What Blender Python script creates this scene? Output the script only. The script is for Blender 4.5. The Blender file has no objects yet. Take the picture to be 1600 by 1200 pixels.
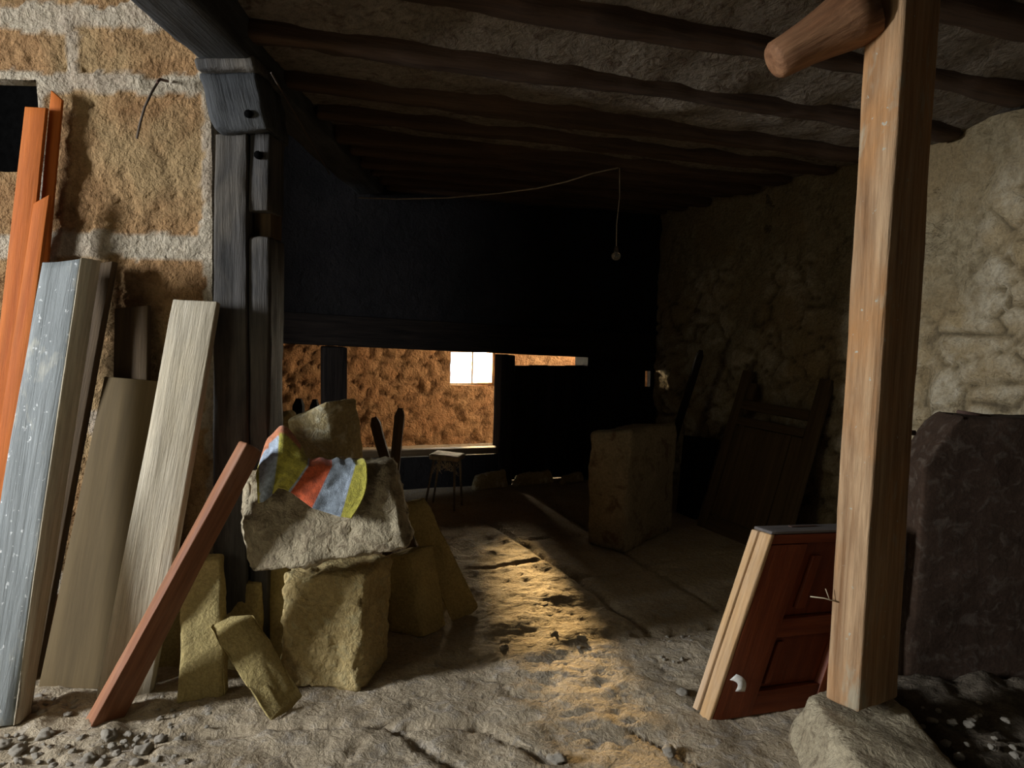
import bpy, bmesh, math, random
import numpy as np
from mathutils import Vector, Matrix, noise

random.seed(7)
SC = bpy.context.scene
COL = SC.collection
R = math.radians
V = Vector

# ------------------------------------------------------------------ camera
F_PX = 1150.0
CAM = V((0, 0, 1.5))
CROT = (Matrix.Rotation(R(90 - 5.2), 3, 'X') @ Matrix.Rotation(R(1.6), 3, 'Z'))
cd = bpy.data.cameras.new('camera')
cd.sensor_width = 36.0
cd.lens = 36.0 * F_PX / 1600.0
cd.clip_start = 0.05
cam = bpy.data.objects.new('camera', cd)
COL.objects.link(cam)
cam.matrix_world = Matrix.Translation(CAM) @ CROT.to_4x4()
SC.camera = cam


def ray(px, py):
    return CROT @ V(((px - 800) / F_PX, -(py - 600) / F_PX, -1))


def P(px, py, Y):
    """point of the place seen at a pixel, Y metres ahead"""
    d = ray(px, py)
    return CAM + d * (Y / d.y)


def G(px, py, z=0.0):
    d = ray(px, py)
    return CAM + d * ((z - CAM.z) / d.z)


def plane_hit(px, py, o, n):
    d = ray(px, py)
    return CAM + d * ((o - CAM).dot(n) / d.dot(n))


# ------------------------------------------------------------------ tags
def tag(o, label=None, cat=None, group=None, kind=None):
    if label: o['label'] = label
    if cat: o['category'] = cat
    if group: o['group'] = group
    if kind: o['kind'] = kind
    return o


def structure(o, label=None):
    o['kind'] = 'structure'
    if label: o['label'] = label
    return o


def empty(name, loc):
    o = bpy.data.objects.new(name, None)
    o.location = loc
    o.empty_display_size = 0.1
    COL.objects.link(o)
    return o


def link(name, me, mat, parent=None, mw=None):
    o = bpy.data.objects.new(name, me)
    if mat is not None and not me.materials:
        me.materials.append(mat)
    COL.objects.link(o)
    if mw is not None:
        o.matrix_world = mw
    if parent is not None:
        b = o.matrix_basis.copy()
        o.parent = parent
        inv = Matrix.Translation(-parent.location)
        pp = parent.parent
        if parent.type != 'EMPTY':
            inv = parent.matrix_basis.inverted()
            if pp is not None:
                inv = inv @ parent.matrix_parent_inverse.inverted() @ pp.matrix_basis.inverted()
        o.matrix_parent_inverse = inv
        o.matrix_basis = b
    return o


# ------------------------------------------------------------------ materials
def nt(name):
    m = bpy.data.materials.new(name)
    m.use_nodes = True
    t = m.node_tree
    for n in list(t.nodes): t.nodes.remove(n)
    out = t.nodes.new('ShaderNodeOutputMaterial')
    b = t.nodes.new('ShaderNodeBsdfPrincipled')
    t.links.new(b.outputs[0], out.inputs[0])
    return m, t, b


def N(t, kind, **kw):
    n = t.nodes.new(kind)
    for k, v in kw.items():
        if k in n.inputs.keys():
            n.inputs[k].default_value = v
        else:
            setattr(n, k, v)
    return n


def rgba(c): return (c[0], c[1], c[2], 1.0)


def ramp(t, fac, stops):
    r = t.nodes.new('ShaderNodeValToRGB')
    e = r.color_ramp.elements
    while len(e) < len(stops): e.new(0.5)
    for i, (p, c) in enumerate(stops):
        e[i].position = p; e[i].color = rgba(c)
    t.links.new(fac, r.inputs[0])
    return r.outputs[0]


def coords(t, scale=(1, 1, 1), kind='Object'):
    tc = t.nodes.new('ShaderNodeTexCoord')
    mp = t.nodes.new('ShaderNodeMapping')
    mp.inputs['Scale'].default_value = scale
    t.links.new(tc.outputs[kind], mp.inputs[0])
    return mp.outputs[0]


def noise_tex(t, vec, scale, detail=6, rough=0.6, dist=0.0):
    n = t.nodes.new('ShaderNodeTexNoise')
    n.inputs['Scale'].default_value = scale
    n.inputs['Detail'].default_value = detail
    n.inputs['Roughness'].default_value = rough
    n.inputs['Distortion'].default_value = dist
    t.links.new(vec, n.inputs['Vector'])
    return n.outputs[0]


def mixc(t, fac, a, b, mode='MIX'):
    m = t.nodes.new('ShaderNodeMix')
    m.data_type = 'RGBA'; m.blend_type = mode
    for s, v in ((m.inputs[0], fac), (m.inputs[6], a), (m.inputs[7], b)):
        if hasattr(v, 'is_output'): t.links.new(v, s)
        elif isinstance(v, (int, float)): s.default_value = v
        else: s.default_value = rgba(v)
    return m.outputs[2]


def math_n(t, op, a, b):
    m = t.nodes.new('ShaderNodeMath'); m.operation = op
    for s, v in ((m.inputs[0], a), (m.inputs[1], b)):
        if hasattr(v, 'is_output'): t.links.new(v, s)
        else: s.default_value = v
    return m.outputs[0]


def bump(t, b, h, strength=0.5, dist=0.01):
    n = t.nodes.new('ShaderNodeBump')
    n.inputs['Strength'].default_value = strength
    n.inputs['Distance'].default_value = dist
    t.links.new(h, n.inputs['Height'])
    t.links.new(n.outputs[0], b.inputs['Normal'])


def stone_mat(name, c1, c2, c3=None, scale=5, fine=60, bstr=0.7, bdist=0.012, rough=0.95, aniso=(1, 1, 1)):
    m, t, b = nt(name)
    v = coords(t, aniso)
    n1 = noise_tex(t, v, scale, 6, 0.65, 0.4)
    n2 = noise_tex(t, v, fine, 5, 0.7)
    n3 = noise_tex(t, v, scale * 3.5, 5, 0.6, 0.8)
    c = ramp(t, n1, [(0.3, c1), (0.68, c2)])
    if c3 is not None:
        c = mixc(t, ramp(t, n3, [(0.52, (0, 0, 0)), (0.66, (1, 1, 1))]), c, c3)
    g = ramp(t, n2, [(0.25, (0.62, 0.62, 0.62)), (0.75, (1.25, 1.25, 1.25))])
    c = mixc(t, 1.0, c, g, 'MULTIPLY')
    t.links.new(c, b.inputs['Base Color'])
    b.inputs['Roughness'].default_value = rough
    b.inputs['Specular IOR Level'].default_value = 0.2
    h = math_n(t, 'ADD', math_n(t, 'MULTIPLY', n3, 1.0), math_n(t, 'MULTIPLY', n2, 0.45))
    bump(t, b, h, min(1.0, bstr * 1.3), bdist * 2.2)
    return m


def wood_mat(name, c1, c2, c3=None, grain=26, bstr=0.5, rough=0.75, spots=0.0, spotc=(0.6, 0.62, 0.62), spec=0.3, patch=None):
    """grain runs along the piece's own z axis"""
    m, t, b = nt(name)
    v = coords(t, (1, 1, 0.06))
    v2 = coords(t, (1, 1, 0.5))
    n1 = noise_tex(t, v, grain, 7, 0.65, 0.6)
    n2 = noise_tex(t, v, grain * 4, 5, 0.7)
    n3 = noise_tex(t, v2, 3.5, 5, 0.6, 0.5)
    c = ramp(t, n1, [(0.33, c1), (0.66, c2)])
    if c3 is not None:
        c = mixc(t, ramp(t, n3, [(0.45, (0, 0, 0)), (0.68, (1, 1, 1))]), c, c3)
    if patch is not None:
        n5 = noise_tex(t, coords(t, (1, 1, 0.35)), 5.0, 5, 0.65, 0.3)
        c = mixc(t, ramp(t, n5, [(0.55, (0, 0, 0)), (0.63, (1, 1, 1))]), c, patch)
    if spots > 0:
        n4 = noise_tex(t, coords(t, (1, 1, 0.8)), 45, 3, 0.6)
        c = mixc(t, ramp(t, n4, [(0.70 - spots, (0, 0, 0)), (0.74 - spots, (1, 1, 1))]), c, spotc)
    g = ramp(t, n2, [(0.3, (0.75, 0.75, 0.75)), (0.7, (1.15, 1.15, 1.15))])
    c = mixc(t, 1.0, c, g, 'MULTIPLY')
    t.links.new(c, b.inputs['Base Color'])
    b.inputs['Roughness'].default_value = rough
    b.inputs['Specular IOR Level'].default_value = spec
    bump(t, b, math_n(t, 'ADD', n1, math_n(t, 'MULTIPLY', n2, 0.6)), min(1.0, bstr * 1.3), 0.008)
    return m


def plain_mat(name, c, rough=0.6, metal=0.0, fine=40):
    m, t, b = nt(name)
    n = noise_tex(t, coords(t), fine, 4, 0.6)
    g = ramp(t, n, [(0.3, tuple(x * 0.7 for x in c)), (0.7, tuple(min(1, x * 1.2) for x in c))])
    t.links.new(g, b.inputs['Base Color'])
    b.inputs['Roughness'].default_value = rough
    b.inputs['Metallic'].default_value = metal
    bump(t, b, n, 0.2, 0.003)
    return m


M = {}
M['stone'] = stone_mat('sandstone', (0.40, 0.29, 0.12), (0.62, 0.48, 0.23), (0.50, 0.41, 0.21))
M['stone_grey'] = stone_mat('grey_sandstone', (0.33, 0.27, 0.175), (0.55, 0.47, 0.32), (0.27, 0.215, 0.14), scale=6)
M['stone_pale'] = stone_mat('lime_streaked_sandstone', (0.42, 0.32, 0.15), (0.58, 0.48, 0.27), (0.74, 0.68, 0.48), scale=4)
M['stone_slab'] = stone_mat('dressed_slab', (0.40, 0.31, 0.125), (0.54, 0.43, 0.19), None, scale=4, fine=90, bstr=0.5)
M['stone_dark'] = stone_mat('brown_slab', (0.030, 0.017, 0.010), (0.055, 0.033, 0.021), (0.075, 0.055, 0.04), scale=5, fine=70, bstr=0.15)
M['stone_block'] = stone_mat('grey_brown_block', (0.20, 0.16, 0.10), (0.30, 0.25, 0.17), (0.16, 0.11, 0.07), scale=3, bstr=0.4)
M['pebble'] = stone_mat('pebble_stone', (0.38, 0.33, 0.26), (0.60, 0.55, 0.46), None, scale=12, bstr=0.5)
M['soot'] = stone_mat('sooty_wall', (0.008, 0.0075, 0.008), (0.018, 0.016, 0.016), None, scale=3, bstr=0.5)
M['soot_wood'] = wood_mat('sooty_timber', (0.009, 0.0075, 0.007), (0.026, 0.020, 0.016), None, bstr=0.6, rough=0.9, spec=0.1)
M['old_black'] = wood_mat('weathered_dark_timber', (0.022, 0.021, 0.020), (0.085, 0.08, 0.075), (0.115, 0.10, 0.08), grain=20, bstr=1.0, rough=0.85)
M['bracket'] = wood_mat('blue_black_timber', (0.014, 0.015, 0.016), (0.05, 0.053, 0.056), (0.07, 0.071, 0.07), grain=14, bstr=0.9, rough=0.8)
M['post_wood'] = wood_mat('old_post_wood', (0.25, 0.135, 0.065), (0.56, 0.38, 0.22), (0.46, 0.23, 0.09), grain=20, bstr=1.0, rough=0.85, spots=0.02, spotc=(0.45, 0.42, 0.33), patch=(0.42, 0.35, 0.24), spec=0.15)
M['log'] = wood_mat('log_wood', (0.17, 0.075, 0.035), (0.36, 0.185, 0.09), (0.29, 0.12, 0.05), grain=18, bstr=0.9, rough=0.7)
M['orange_lath'] = wood_mat('orange_pine', (0.33, 0.078, 0.010), (0.50, 0.145, 0.022), (0.40, 0.10, 0.013), grain=14, bstr=0.25, rough=0.65, spec=0.15)
M['grey_plank'] = wood_mat('grey_painted_plank', (0.17, 0.19, 0.19), (0.29, 0.315, 0.315), (0.24, 0.265, 0.265), grain=16, bstr=0.4, rough=0.6, spots=0.06, patch=(0.46, 0.45, 0.38))
M['pale_plank'] = wood_mat('pale_grey_plank', (0.36, 0.31, 0.22), (0.60, 0.54, 0.42), (0.50, 0.43, 0.30), grain=20, bstr=0.6, rough=0.85)
M['dark_board'] = wood_mat('dark_brown_board', (0.06, 0.037, 0.017), (0.12, 0.078, 0.038), (0.09, 0.06, 0.03), grain=14, bstr=0.4, rough=0.8)
M['panel'] = wood_mat('brown_panel', (0.12, 0.083, 0.036), (0.16, 0.112, 0.05), None, grain=6, bstr=0.15, rough=0.8)
M['red_beam'] = wood_mat('red_brown_timber', (0.18, 0.065, 0.026), (0.33, 0.14, 0.065), (0.31, 0.165, 0.10), grain=14, bstr=0.4, rough=0.6)
M['door_red'] = wood_mat('red_brown_door', (0.13, 0.026, 0.007), (0.24, 0.058, 0.016), (0.18, 0.040, 0.011), grain=12, bstr=0.25, rough=0.5)
M['door_edge'] = wood_mat('bare_pine_edge', (0.48, 0.28, 0.12), (0.66, 0.44, 0.23), (0.62, 0.45, 0.30), grain=18, bstr=0.5, rough=0.8)
M['door_top'] = wood_mat('dusty_edge', (0.10, 0.09, 0.085), (0.17, 0.15, 0.14), None, grain=18, bstr=0.4, rough=0.9)
M['joist'] = wood_mat('joist_wood', (0.035, 0.021, 0.013), (0.10, 0.058, 0.034), (0.08, 0.05, 0.032), grain=10, bstr=0.9, rough=0.9)
M['ceil'] = stone_mat('ceiling_plaster', (0.17, 0.135, 0.10), (0.31, 0.26, 0.20), (0.14, 0.10, 0.07), scale=5, fine=38, bstr=1.0, bdist=0.02)
M['floor'] = stone_mat('worn_stone_floor', (0.38, 0.30, 0.195), (0.54, 0.45, 0.32), (0.46, 0.40, 0.32), scale=4.0, fine=60, bstr=0.62, bdist=0.013)
M['earth'] = stone_mat('dark_earth', (0.10, 0.08, 0.055), (0.22, 0.18, 0.13), (0.14, 0.11, 0.08), scale=9, fine=60, bstr=1.0)
M['far_wall'] = stone_mat('far_room_stone', (0.36, 0.20, 0.09), (0.52, 0.32, 0.15), (0.44, 0.24, 0.11), scale=4, fine=40, bstr=0.9)
M['iron'] = plain_mat('rusty_iron', (0.10, 0.055, 0.04), 0.8, 0.3)
M['cable'] = plain_mat('old_cable', (0.42, 0.34, 0.25), 0.7)
M['twig'] = plain_mat('dry_twig', (0.07, 0.05, 0.035), 0.8)
M['straw'] = plain_mat('dry_straw', (0.50, 0.42, 0.28), 0.8)
M['stool'] = wood_mat('worn_stool_wood', (0.50, 0.40, 0.26), (0.72, 0.62, 0.46), None, grain=20, bstr=0.4, rough=0.8)
M['stool_leg'] = plain_mat('stool_leg_wood', (0.28, 0.24, 0.19), 0.7)
M['paper'] = plain_mat('white_tape', (0.66, 0.64, 0.58), 0.6)
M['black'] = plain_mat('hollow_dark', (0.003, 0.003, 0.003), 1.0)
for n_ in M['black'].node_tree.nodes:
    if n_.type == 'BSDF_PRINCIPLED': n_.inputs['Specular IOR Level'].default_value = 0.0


def attr_mat(name, a, b_, bstr=0.9, scale_a=14, scale_b=9, att='mask'):
    """two real materials told apart by a mask attribute (stone and mortar)"""
    m, t, b = nt(name)
    at = t.nodes.new('ShaderNodeAttribute'); at.attribute_name = att
    v = coords(t)
    n1 = noise_tex(t, v, scale_a, 7, 0.65, 0.5)
    n2 = noise_tex(t, v, scale_b, 7, 0.65, 0.3)
    n3 = noise_tex(t, v, 55, 5, 0.7)
    ca = ramp(t, n1, [(0.3, a[0]), (0.7, a[1])])
    cb = ramp(t, n2, [(0.3, b_[0]), (0.7, b_[1])])
    n4 = noise_tex(t, v, 2.2, 4, 0.6, 0.4)
    if len(a) > 2:
        ca = mixc(t, ramp(t, n4, [(0.42, (0, 0, 0)), (0.62, (1, 1, 1))]), ca, a[2])
    if len(b_) > 2:
        cb = mixc(t, ramp(t, n4, [(0.42, (0, 0, 0)), (0.62, (1, 1, 1))]), cb, b_[2])
    c = mixc(t, at.outputs['Fac'], ca, cb)
    gap = math_n(t, 'MAXIMUM', math_n(t, 'MULTIPLY', at.outputs['Fac'], -1.0), 0.0)
    c = mixc(t, gap, c, (0.10, 0.075, 0.045))
    g = ramp(t, n3, [(0.25, (0.66, 0.66, 0.66)), (0.75, (1.22, 1.22, 1.22))])
    c = mixc(t, 1.0, c, g, 'MULTIPLY')
    t.links.new(c, b.inputs['Base Color'])
    b.inputs['Roughness'].default_value = 0.95
    b.inputs['Specular IOR Level'].default_value = 0.15
    n5 = noise_tex(t, v, 30, 3, 0.6, 0.2)
    bump(t, b, math_n(t, 'ADD', math_n(t, 'ADD', n1, math_n(t, 'MULTIPLY', n3, 0.6)), math_n(t, 'MULTIPLY', n5, 1.1)), 1.0, 0.028)
    return m


M['left_wall'] = attr_mat('mortar_and_ashlar', ((0.36, 0.30, 0.21), (0.54, 0.47, 0.36), (0.42, 0.34, 0.25)),
                          ((0.22, 0.12, 0.052), (0.42, 0.25, 0.115), (0.36, 0.245, 0.12)), bstr=1.0)
M['right_wall'] = attr_mat('plaster_and_rubble', ((0.20, 0.15, 0.08), (0.44, 0.36, 0.22), (0.30, 0.22, 0.115)),
                           ((0.30, 0.22, 0.11), (0.70, 0.62, 0.46), (0.40, 0.30, 0.16)), bstr=0.9)

M['far_wall'] = attr_mat('far_room_rubble', ((0.20, 0.105, 0.05), (0.34, 0.19, 0.09)), ((0.34, 0.18, 0.08), (0.52, 0.31, 0.15), (0.42, 0.22, 0.10)), bstr=1.0)

# ------------------------------------------------------------------ mesh helpers
def fbm(p, f, oct=3, seed=0.0):
    q = V((p[0] * f + seed * 3.1, p[1] * f - seed * 1.7, p[2] * f + seed * 0.9))
    return noise.fractal(q, 0.9, 2.1, oct)


def frange(L, r, res):
    n = max(1, int(round((L - 2 * r) / res)))
    n = min(n, 90)
    a = [0.0, 0.45 * r] + [r + (L - 2 * r) * i / n for i in range(n + 1)] + [L - 0.45 * r, L]
    return a


def hexa_bm(F, B, r=0.01, res=0.03, amp=0.004, freq=7, amp2=0.0, freq2=30, chip=0.0, seed=0.0, stretch=1.0, chip_f=9):
    """rounded, worn six-sided block: F and B are the front and back faces (TL, TR, BR, BL)"""
    Lx = ((F[1] - F[0]).length + (F[2] - F[3]).length) / 2
    Ly = ((F[0] - F[3]).length + (F[1] - F[2]).length) / 2
    Lz = sum((B[i] - F[i]).length for i in range(4)) / 4
    r = min(r, Lx * 0.3, Ly * 0.3, Lz * 0.3)
    ax, ay, az = frange(Lx, r, res), frange(Ly, r, res), frange(Lz, r, res)
    nx, ny, nz = len(ax) - 1, len(ay) - 1, len(az) - 1
    bm = bmesh.new()
    vs, edge = {}, {}

    def pos(i, j, k):
        p = V((ax[i], ay[j], az[k]))
        c = V((min(max(p.x, r), Lx - r), min(max(p.y, r), Ly - r), min(max(p.z, r), Lz - r)))
        d = p - c
        if d.length > 1e-9: p = c + d.normalized() * r
        u, v, w = p.x / Lx, p.y / Ly, p.z / Lz
        f = (F[3] * (1 - u) + F[2] * u) * (1 - v) + (F[0] * (1 - u) + F[1] * u) * v
        b = (B[3] * (1 - u) + B[2] * u) * (1 - v) + (B[0] * (1 - u) + B[1] * u) * v
        return f * (1 - w) + b * w, p

    def vert(i, j, k):
        key = (i, j, k)
        if key not in vs:
            q, p = pos(i, j, k)
            vs[key] = bm.verts.new(q)
            ds = sorted((min(p.x, Lx - p.x), min(p.y, Ly - p.y), min(p.z, Lz - p.z)))
            edge[vs[key]] = ds[1]
        return vs[key]

    def quad(a, b, c, d):
        try: bm.faces.new((a, b, c, d))
        except ValueError: pass
    for i in range(nx):
        for j in range(ny):
            quad(vert(i, j, 0), vert(i + 1, j, 0), vert(i + 1, j + 1, 0), vert(i, j + 1, 0))
            quad(vert(i, j, nz), vert(i, j + 1, nz), vert(i + 1, j + 1, nz), vert(i + 1, j, nz))
    for i in range(nx):
        for k in range(nz):
            quad(vert(i, 0, k), vert(i, 0, k + 1), vert(i + 1, 0, k + 1), vert(i + 1, 0, k))
            quad(vert(i, ny, k), vert(i + 1, ny, k), vert(i + 1, ny, k + 1), vert(i, ny, k + 1))
    for j in range(ny):
        for k in range(nz):
            quad(vert(0, j, k), vert(0, j + 1, k), vert(0, j + 1, k + 1), vert(0, j, k + 1))
            quad(vert(nx, j, k), vert(nx, j, k + 1), vert(nx, j + 1, k + 1), vert(nx, j + 1, k))
    bmesh.ops.recalc_face_normals(bm, faces=bm.faces)
    bm.normal_update()
    # length axis for stretched (wood) noise
    ez = ((F[0] + F[1]) - (F[2] + F[3])).normalized()
    move = []
    for v in bm.verts:
        p = v.co
        if stretch != 1.0:
            l = p.dot(ez)
            p = p - ez * l * (1 - stretch)
        d = amp * fbm(p, freq, 3, seed)
        if amp2: d += amp2 * (0.35 - abs(fbm(p, freq2, 4, seed + 5)))
        if chip:
            e = max(0.0, 1 - edge[v] / (chip * 2.2))
            d -= chip * e * max(0.0, 0.35 + fbm(p, chip_f, 2, seed + 9))
        move.append(d)
    for v, d in zip(bm.verts, move):
        v.co += v.normal * d
    return bm, ez


def frame_of(o, ez, xd):
    x = (xd - ez * xd.dot(ez)).normalized()
    y = ez.cross(x)
    m = Matrix((x, y, ez)).transposed().to_4x4()
    m.translation = o
    return m


def bm_obj(name, bm, mat, parent=None, mw=None, smooth=True):
    if mw is not None:
        inv = mw.inverted()
        for v in bm.verts: v.co = inv @ v.co
    me = bpy.data.meshes.new(name)
    bm.to_mesh(me); bm.free()
    if smooth:
        for p in me.polygons: p.use_smooth = True
    return link(name, me, mat, parent, mw)


def block(name, F, B, mat, parent=None, **kw):
    """a block as an object whose own z runs along its height"""
    bm, ez = hexa_bm(F, B, **kw)
    o = (F[2] + F[3] + B[2] + B[3]) / 4
    return bm_obj(name, bm, mat, parent, frame_of(o, ez, F[2] - F[3]))


def block_px(name, q, back, mat, parent=None, **kw):
    """front face from four places seen (TL, TR, BR, BL); back = vector or four vectors to the back face"""
    F = list(q)
    Bv = [F[i] + (back[i] if isinstance(back, (list, tuple)) else back) for i in range(4)]
    return block(name, F, Bv, mat, parent, **kw)


def box_bm(bm, o, ex, ey, ez):
    vs = [bm.verts.new(o + ex * a + ey * b + ez * c) for a in (0, 1) for b in (0, 1) for c in (0, 1)]
    for f in ((0, 1, 3, 2), (4, 6, 7, 5), (0, 4, 5, 1), (2, 3, 7, 6), (0, 2, 6, 4), (1, 5, 7, 3)):
        bm.faces.new([vs[i] for i in f])


def tube_bm(bm, pts, rad, n=10, amp=0.0, freq=8, caps=True, seed=0.0, rcap=0.0):
    rings = []
    up = V((0, 0, 1))
    prev = None
    for i, p in enumerate(pts):
        a = pts[max(0, i - 1)]; b = pts[min(len(pts) - 1, i + 1)]
        d = (b - a).normalized()
        if prev is None:
            x = d.cross(up)
            if x.length < 0.05: x = d.cross(V((1, 0, 0)))
        else:
            x = prev - d * prev.dot(d)
        x.normalize(); y = d.cross(x); prev = x
        rr = rad[i] if isinstance(rad, (list, tuple)) else rad
        ring = []
        for k in range(n):
            an = 2 * math.pi * k / n
            e = x * math.cos(an) + y * math.sin(an)
            q = p + e * rr
            if amp: q += e * amp * fbm(q, freq, 2, seed)
            ring.append(bm.verts.new(q))
        rings.append(ring)
    for a, b in zip(rings, rings[1:]):
        for k in range(n):
            bm.faces.new((a[k], a[(k + 1) % n], b[(k + 1) % n], b[k]))
    if caps:
        bm.faces.new(list(reversed(rings[0]))); bm.faces.new(rings[-1])


def lerp(a, b, t): return a + (b - a) * t


def tube(name, pts, rad, mat, parent=None, n=10, mw=None, **kw):
    bm = bmesh.new()
    tube_bm(bm, pts, rad, n, **kw)
    bmesh.ops.recalc_face_normals(bm, faces=bm.faces)
    ez = (pts[-1] - pts[0]).normalized()
    xd = ez.cross(V((0.3, 1, 0.1)))
    return bm_obj(name, bm, mat, parent, frame_of(pts[0].copy(), ez, xd))


def grid_wall(name, o, ud, L, H, mat, disp, mask=None, holes=(), res=0.025, thick=0.4, inward=None, u0=0.0, z0=0.0):
    """a masonry wall: rough front skin in relief over solid boxes, with real openings"""
    nrm = inward
    nu = int((L - u0) / res); nz = int((H - z0) / res)
    us = [u0 + (L - u0) * i / nu for i in range(nu + 1)]
    zs = [z0 + (H - z0) * j / nz for j in range(nz + 1)]
    for (a, b, c, d) in holes:       # snap grid lines onto the openings' sides
        for val, arr in ((a, us), (b, us), (c, zs), (d, zs)):
            if arr[0] < val < arr[-1]:
                k = min(range(len(arr)), key=lambda q: abs(arr[q] - val)); arr[k] = val
    bm = bmesh.new()
    lay = bm.verts.layers.float.new('mask')
    vv = {}
    for i, u in enumerate(us):
        for j, z in enumerate(zs):
            p = o + ud * u + V((0, 0, z))
            mk = mask(u, z) if mask else 0.0
            v = bm.verts.new(p + nrm * disp(u, z, mk))
            v[lay] = mk
            vv[i, j] = v
    def inh(u, z): return any(a < u < b and c < z < d for a, b, c, d in holes)
    for i in range(nu):
        for j in range(nz):
            if inh((us[i] + us[i + 1]) / 2, (zs[j] + zs[j + 1]) / 2): continue
            bm.faces.new((vv[i, j], vv[i + 1, j], vv[i + 1, j + 1], vv[i, j + 1]))
    for v in list(bm.verts):
        if not v.link_faces: bm.verts.remove(v)
    # solid behind
    ub = sorted(set([u0, L] + [x for h in holes for x in h[:2] if u0 < x < L]))
    zb = sorted(set([z0, H] + [x for h in holes for x in h[2:] if z0 < x < H]))
    for a, b in zip(ub, ub[1:]):
        for c, d in zip(zb, zb[1:]):
            if inh((a + b) / 2, (c + d) / 2): continue
            box_bm(bm, o + ud * a + V((0, 0, c)) - nrm * thick, ud * (b - a), nrm * (thick - 0.02), V((0, 0, d - c)))
    bmesh.ops.recalc_face_normals(bm, faces=bm.faces)
    bm.normal_update()
    ob = bm_obj(name, bm, mat)
    return structure(ob)


# ================================================================== SETTING
UD = V((math.cos(R(20)), math.sin(R(20)), 0))      # along the back wall
VD = V((-math.sin(R(20)), math.cos(R(20)), 0))     # into the room along the right wall
BO = G(800, 756)                                   # back wall passes here
RO = V((2.0, 5.3, 0))                              # right wall passes here
CEIL = 2.62

# ---- floor ---------------------------------------------------------------
JOINTS = []
def joint(w, d, *pix):
    pts = [G(*p) for p in pix]
    for a, b in zip(pts, pts[1:]): JOINTS.append((a.x, a.y, b.x, b.y, w, d))
joint(0.018, 0.03, (700, 790), (777, 823), (847, 867), (897, 900), (960, 950), (1030, 992))
joint(0.014, 0.022, (830, 757), (913, 820), (1004, 881), (1060, 912), (1123, 953))
joint(0.012, 0.018, (815, 843), (913, 836))
joint(0.012, 0.018, (908, 901), (1007, 890), (1060, 884))
joint(0.012, 0.018, (1007, 880), (1126, 864), (1180, 858))
joint(0.030, 0.040, (1000, 991), (1060, 984), (1120, 975), (1200, 962))
joint(0.016, 0.022, (735, 889), (800, 882), (852, 872))
joint(0.010, 0.015, (840, 812), (915, 795))
joint(0.010, 0.015, (690, 822), (777, 823))
joint(0.022, 0.030, (215, 1150), (300, 1146), (480, 1131), (640, 1131), (745, 1129), (830, 1122))
joint(0.020, 0.028, (600, 1131), (660, 1165), (715, 1200))
joint(0.012, 0.016, (600, 1131), (560, 1165), (530, 1200))
joint(0.016, 0.022, (745, 1128), (800, 1160), (860, 1190))
joint(0.012, 0.018, (985, 1140), (1040, 1165), (1090, 1200))
joint(0.010, 0.014, (780, 1060), (800, 1085), (835, 1090))
FLAG = [G(720, 795), G(777, 823), G(847, 867), G(897, 900), G(960, 950), G(1030, 992)]

def build_floor():
    xs = np.concatenate([np.arange(-3.6, -2.0, 0.06), np.arange(-2.0, 2.1, 0.021), np.arange(2.1, 4.6, 0.08)])
    ys = np.concatenate([np.arange(0.3, 2.2, 0.08), np.arange(2.2, 4.0, 0.018), np.arange(4.0, 5.4, 0.026), np.arange(5.4, 10.6, 0.09)])
    X, Y = np.meshgrid(xs, ys, indexing='ij')
    wob = np.zeros_like(X)
    Z = np.zeros_like(X)
    for i in range(X.shape[0]):
        for j in range(X.shape[1]):
            x, y = X[i, j], Y[i, j]
            fine = -2.0 < x < 2.1 and 2.1 < y < 5.5
            wob[i, j] = 0.03 * noise.noise(V((x * 6, y * 6, 3.3))) if fine else 0.0
            # how much of the smooth flagstones (right of the long joint, past the sill)
            t = (x - (0.355 - 0.40 * (y - 4.2)))
            flag = min(1.0, max(0.0, t / 0.06 + 0.5)) if y > 3.35 else 0.0
            if y > 5.0: flag = 1.0
            if fine:
                a = 0.016 * fbm((x, y, 0), 5, 4) + 0.007 * fbm((x, y * 2.0, 2), 22, 3)
                b = 0.006 * fbm((x, y, 7), 4, 3)
                Z[i, j] = a * (1 - flag) + b * flag
                if x < -1.0 and y < 2.75:    # rubble at the foot of the boards
                    k = min(1, (-1.0 - x) / 0.3)
                    Z[i, j] += k * 0.028 * max(0, fbm((x, y, 4), 11, 2))
            else:
                Z[i, j] = 0.006 * fbm((x, y, 0), 4, 2)
    for (ax, ay, bx, by, w, d) in JOINTS:
        dx, dy = bx - ax, by - ay
        l2 = dx * dx + dy * dy
        tt = np.clip(((X - ax) * dx + (Y - ay) * dy) / l2, 0, 1)
        dist = np.hypot(X - (ax + tt * dx) + wob * 0.5, Y - (ay + tt * dy) + wob * 0.5)
        Z -= d * np.exp(-(dist / w) ** 2)
    Z = np.where((Y > 5.2), np.minimum(Z, 0.004), Z)
    nx, ny = X.shape
    verts = np.stack([X.ravel(), Y.ravel(), Z.ravel()], 1).tolist()
    faces = [(i * ny + j, (i + 1) * ny + j, (i + 1) * ny + j + 1, i * ny + j + 1) for i in range(nx - 1) for j in range(ny - 1)]
    me = bpy.data.meshes.new('floor')
    me.from_pydata(verts, [], faces)
    for p in me.polygons: p.use_smooth = True
    structure(link('floor', me, M['floor']), 'worn stone floor of flags and trodden earth')

build_floor()

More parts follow.
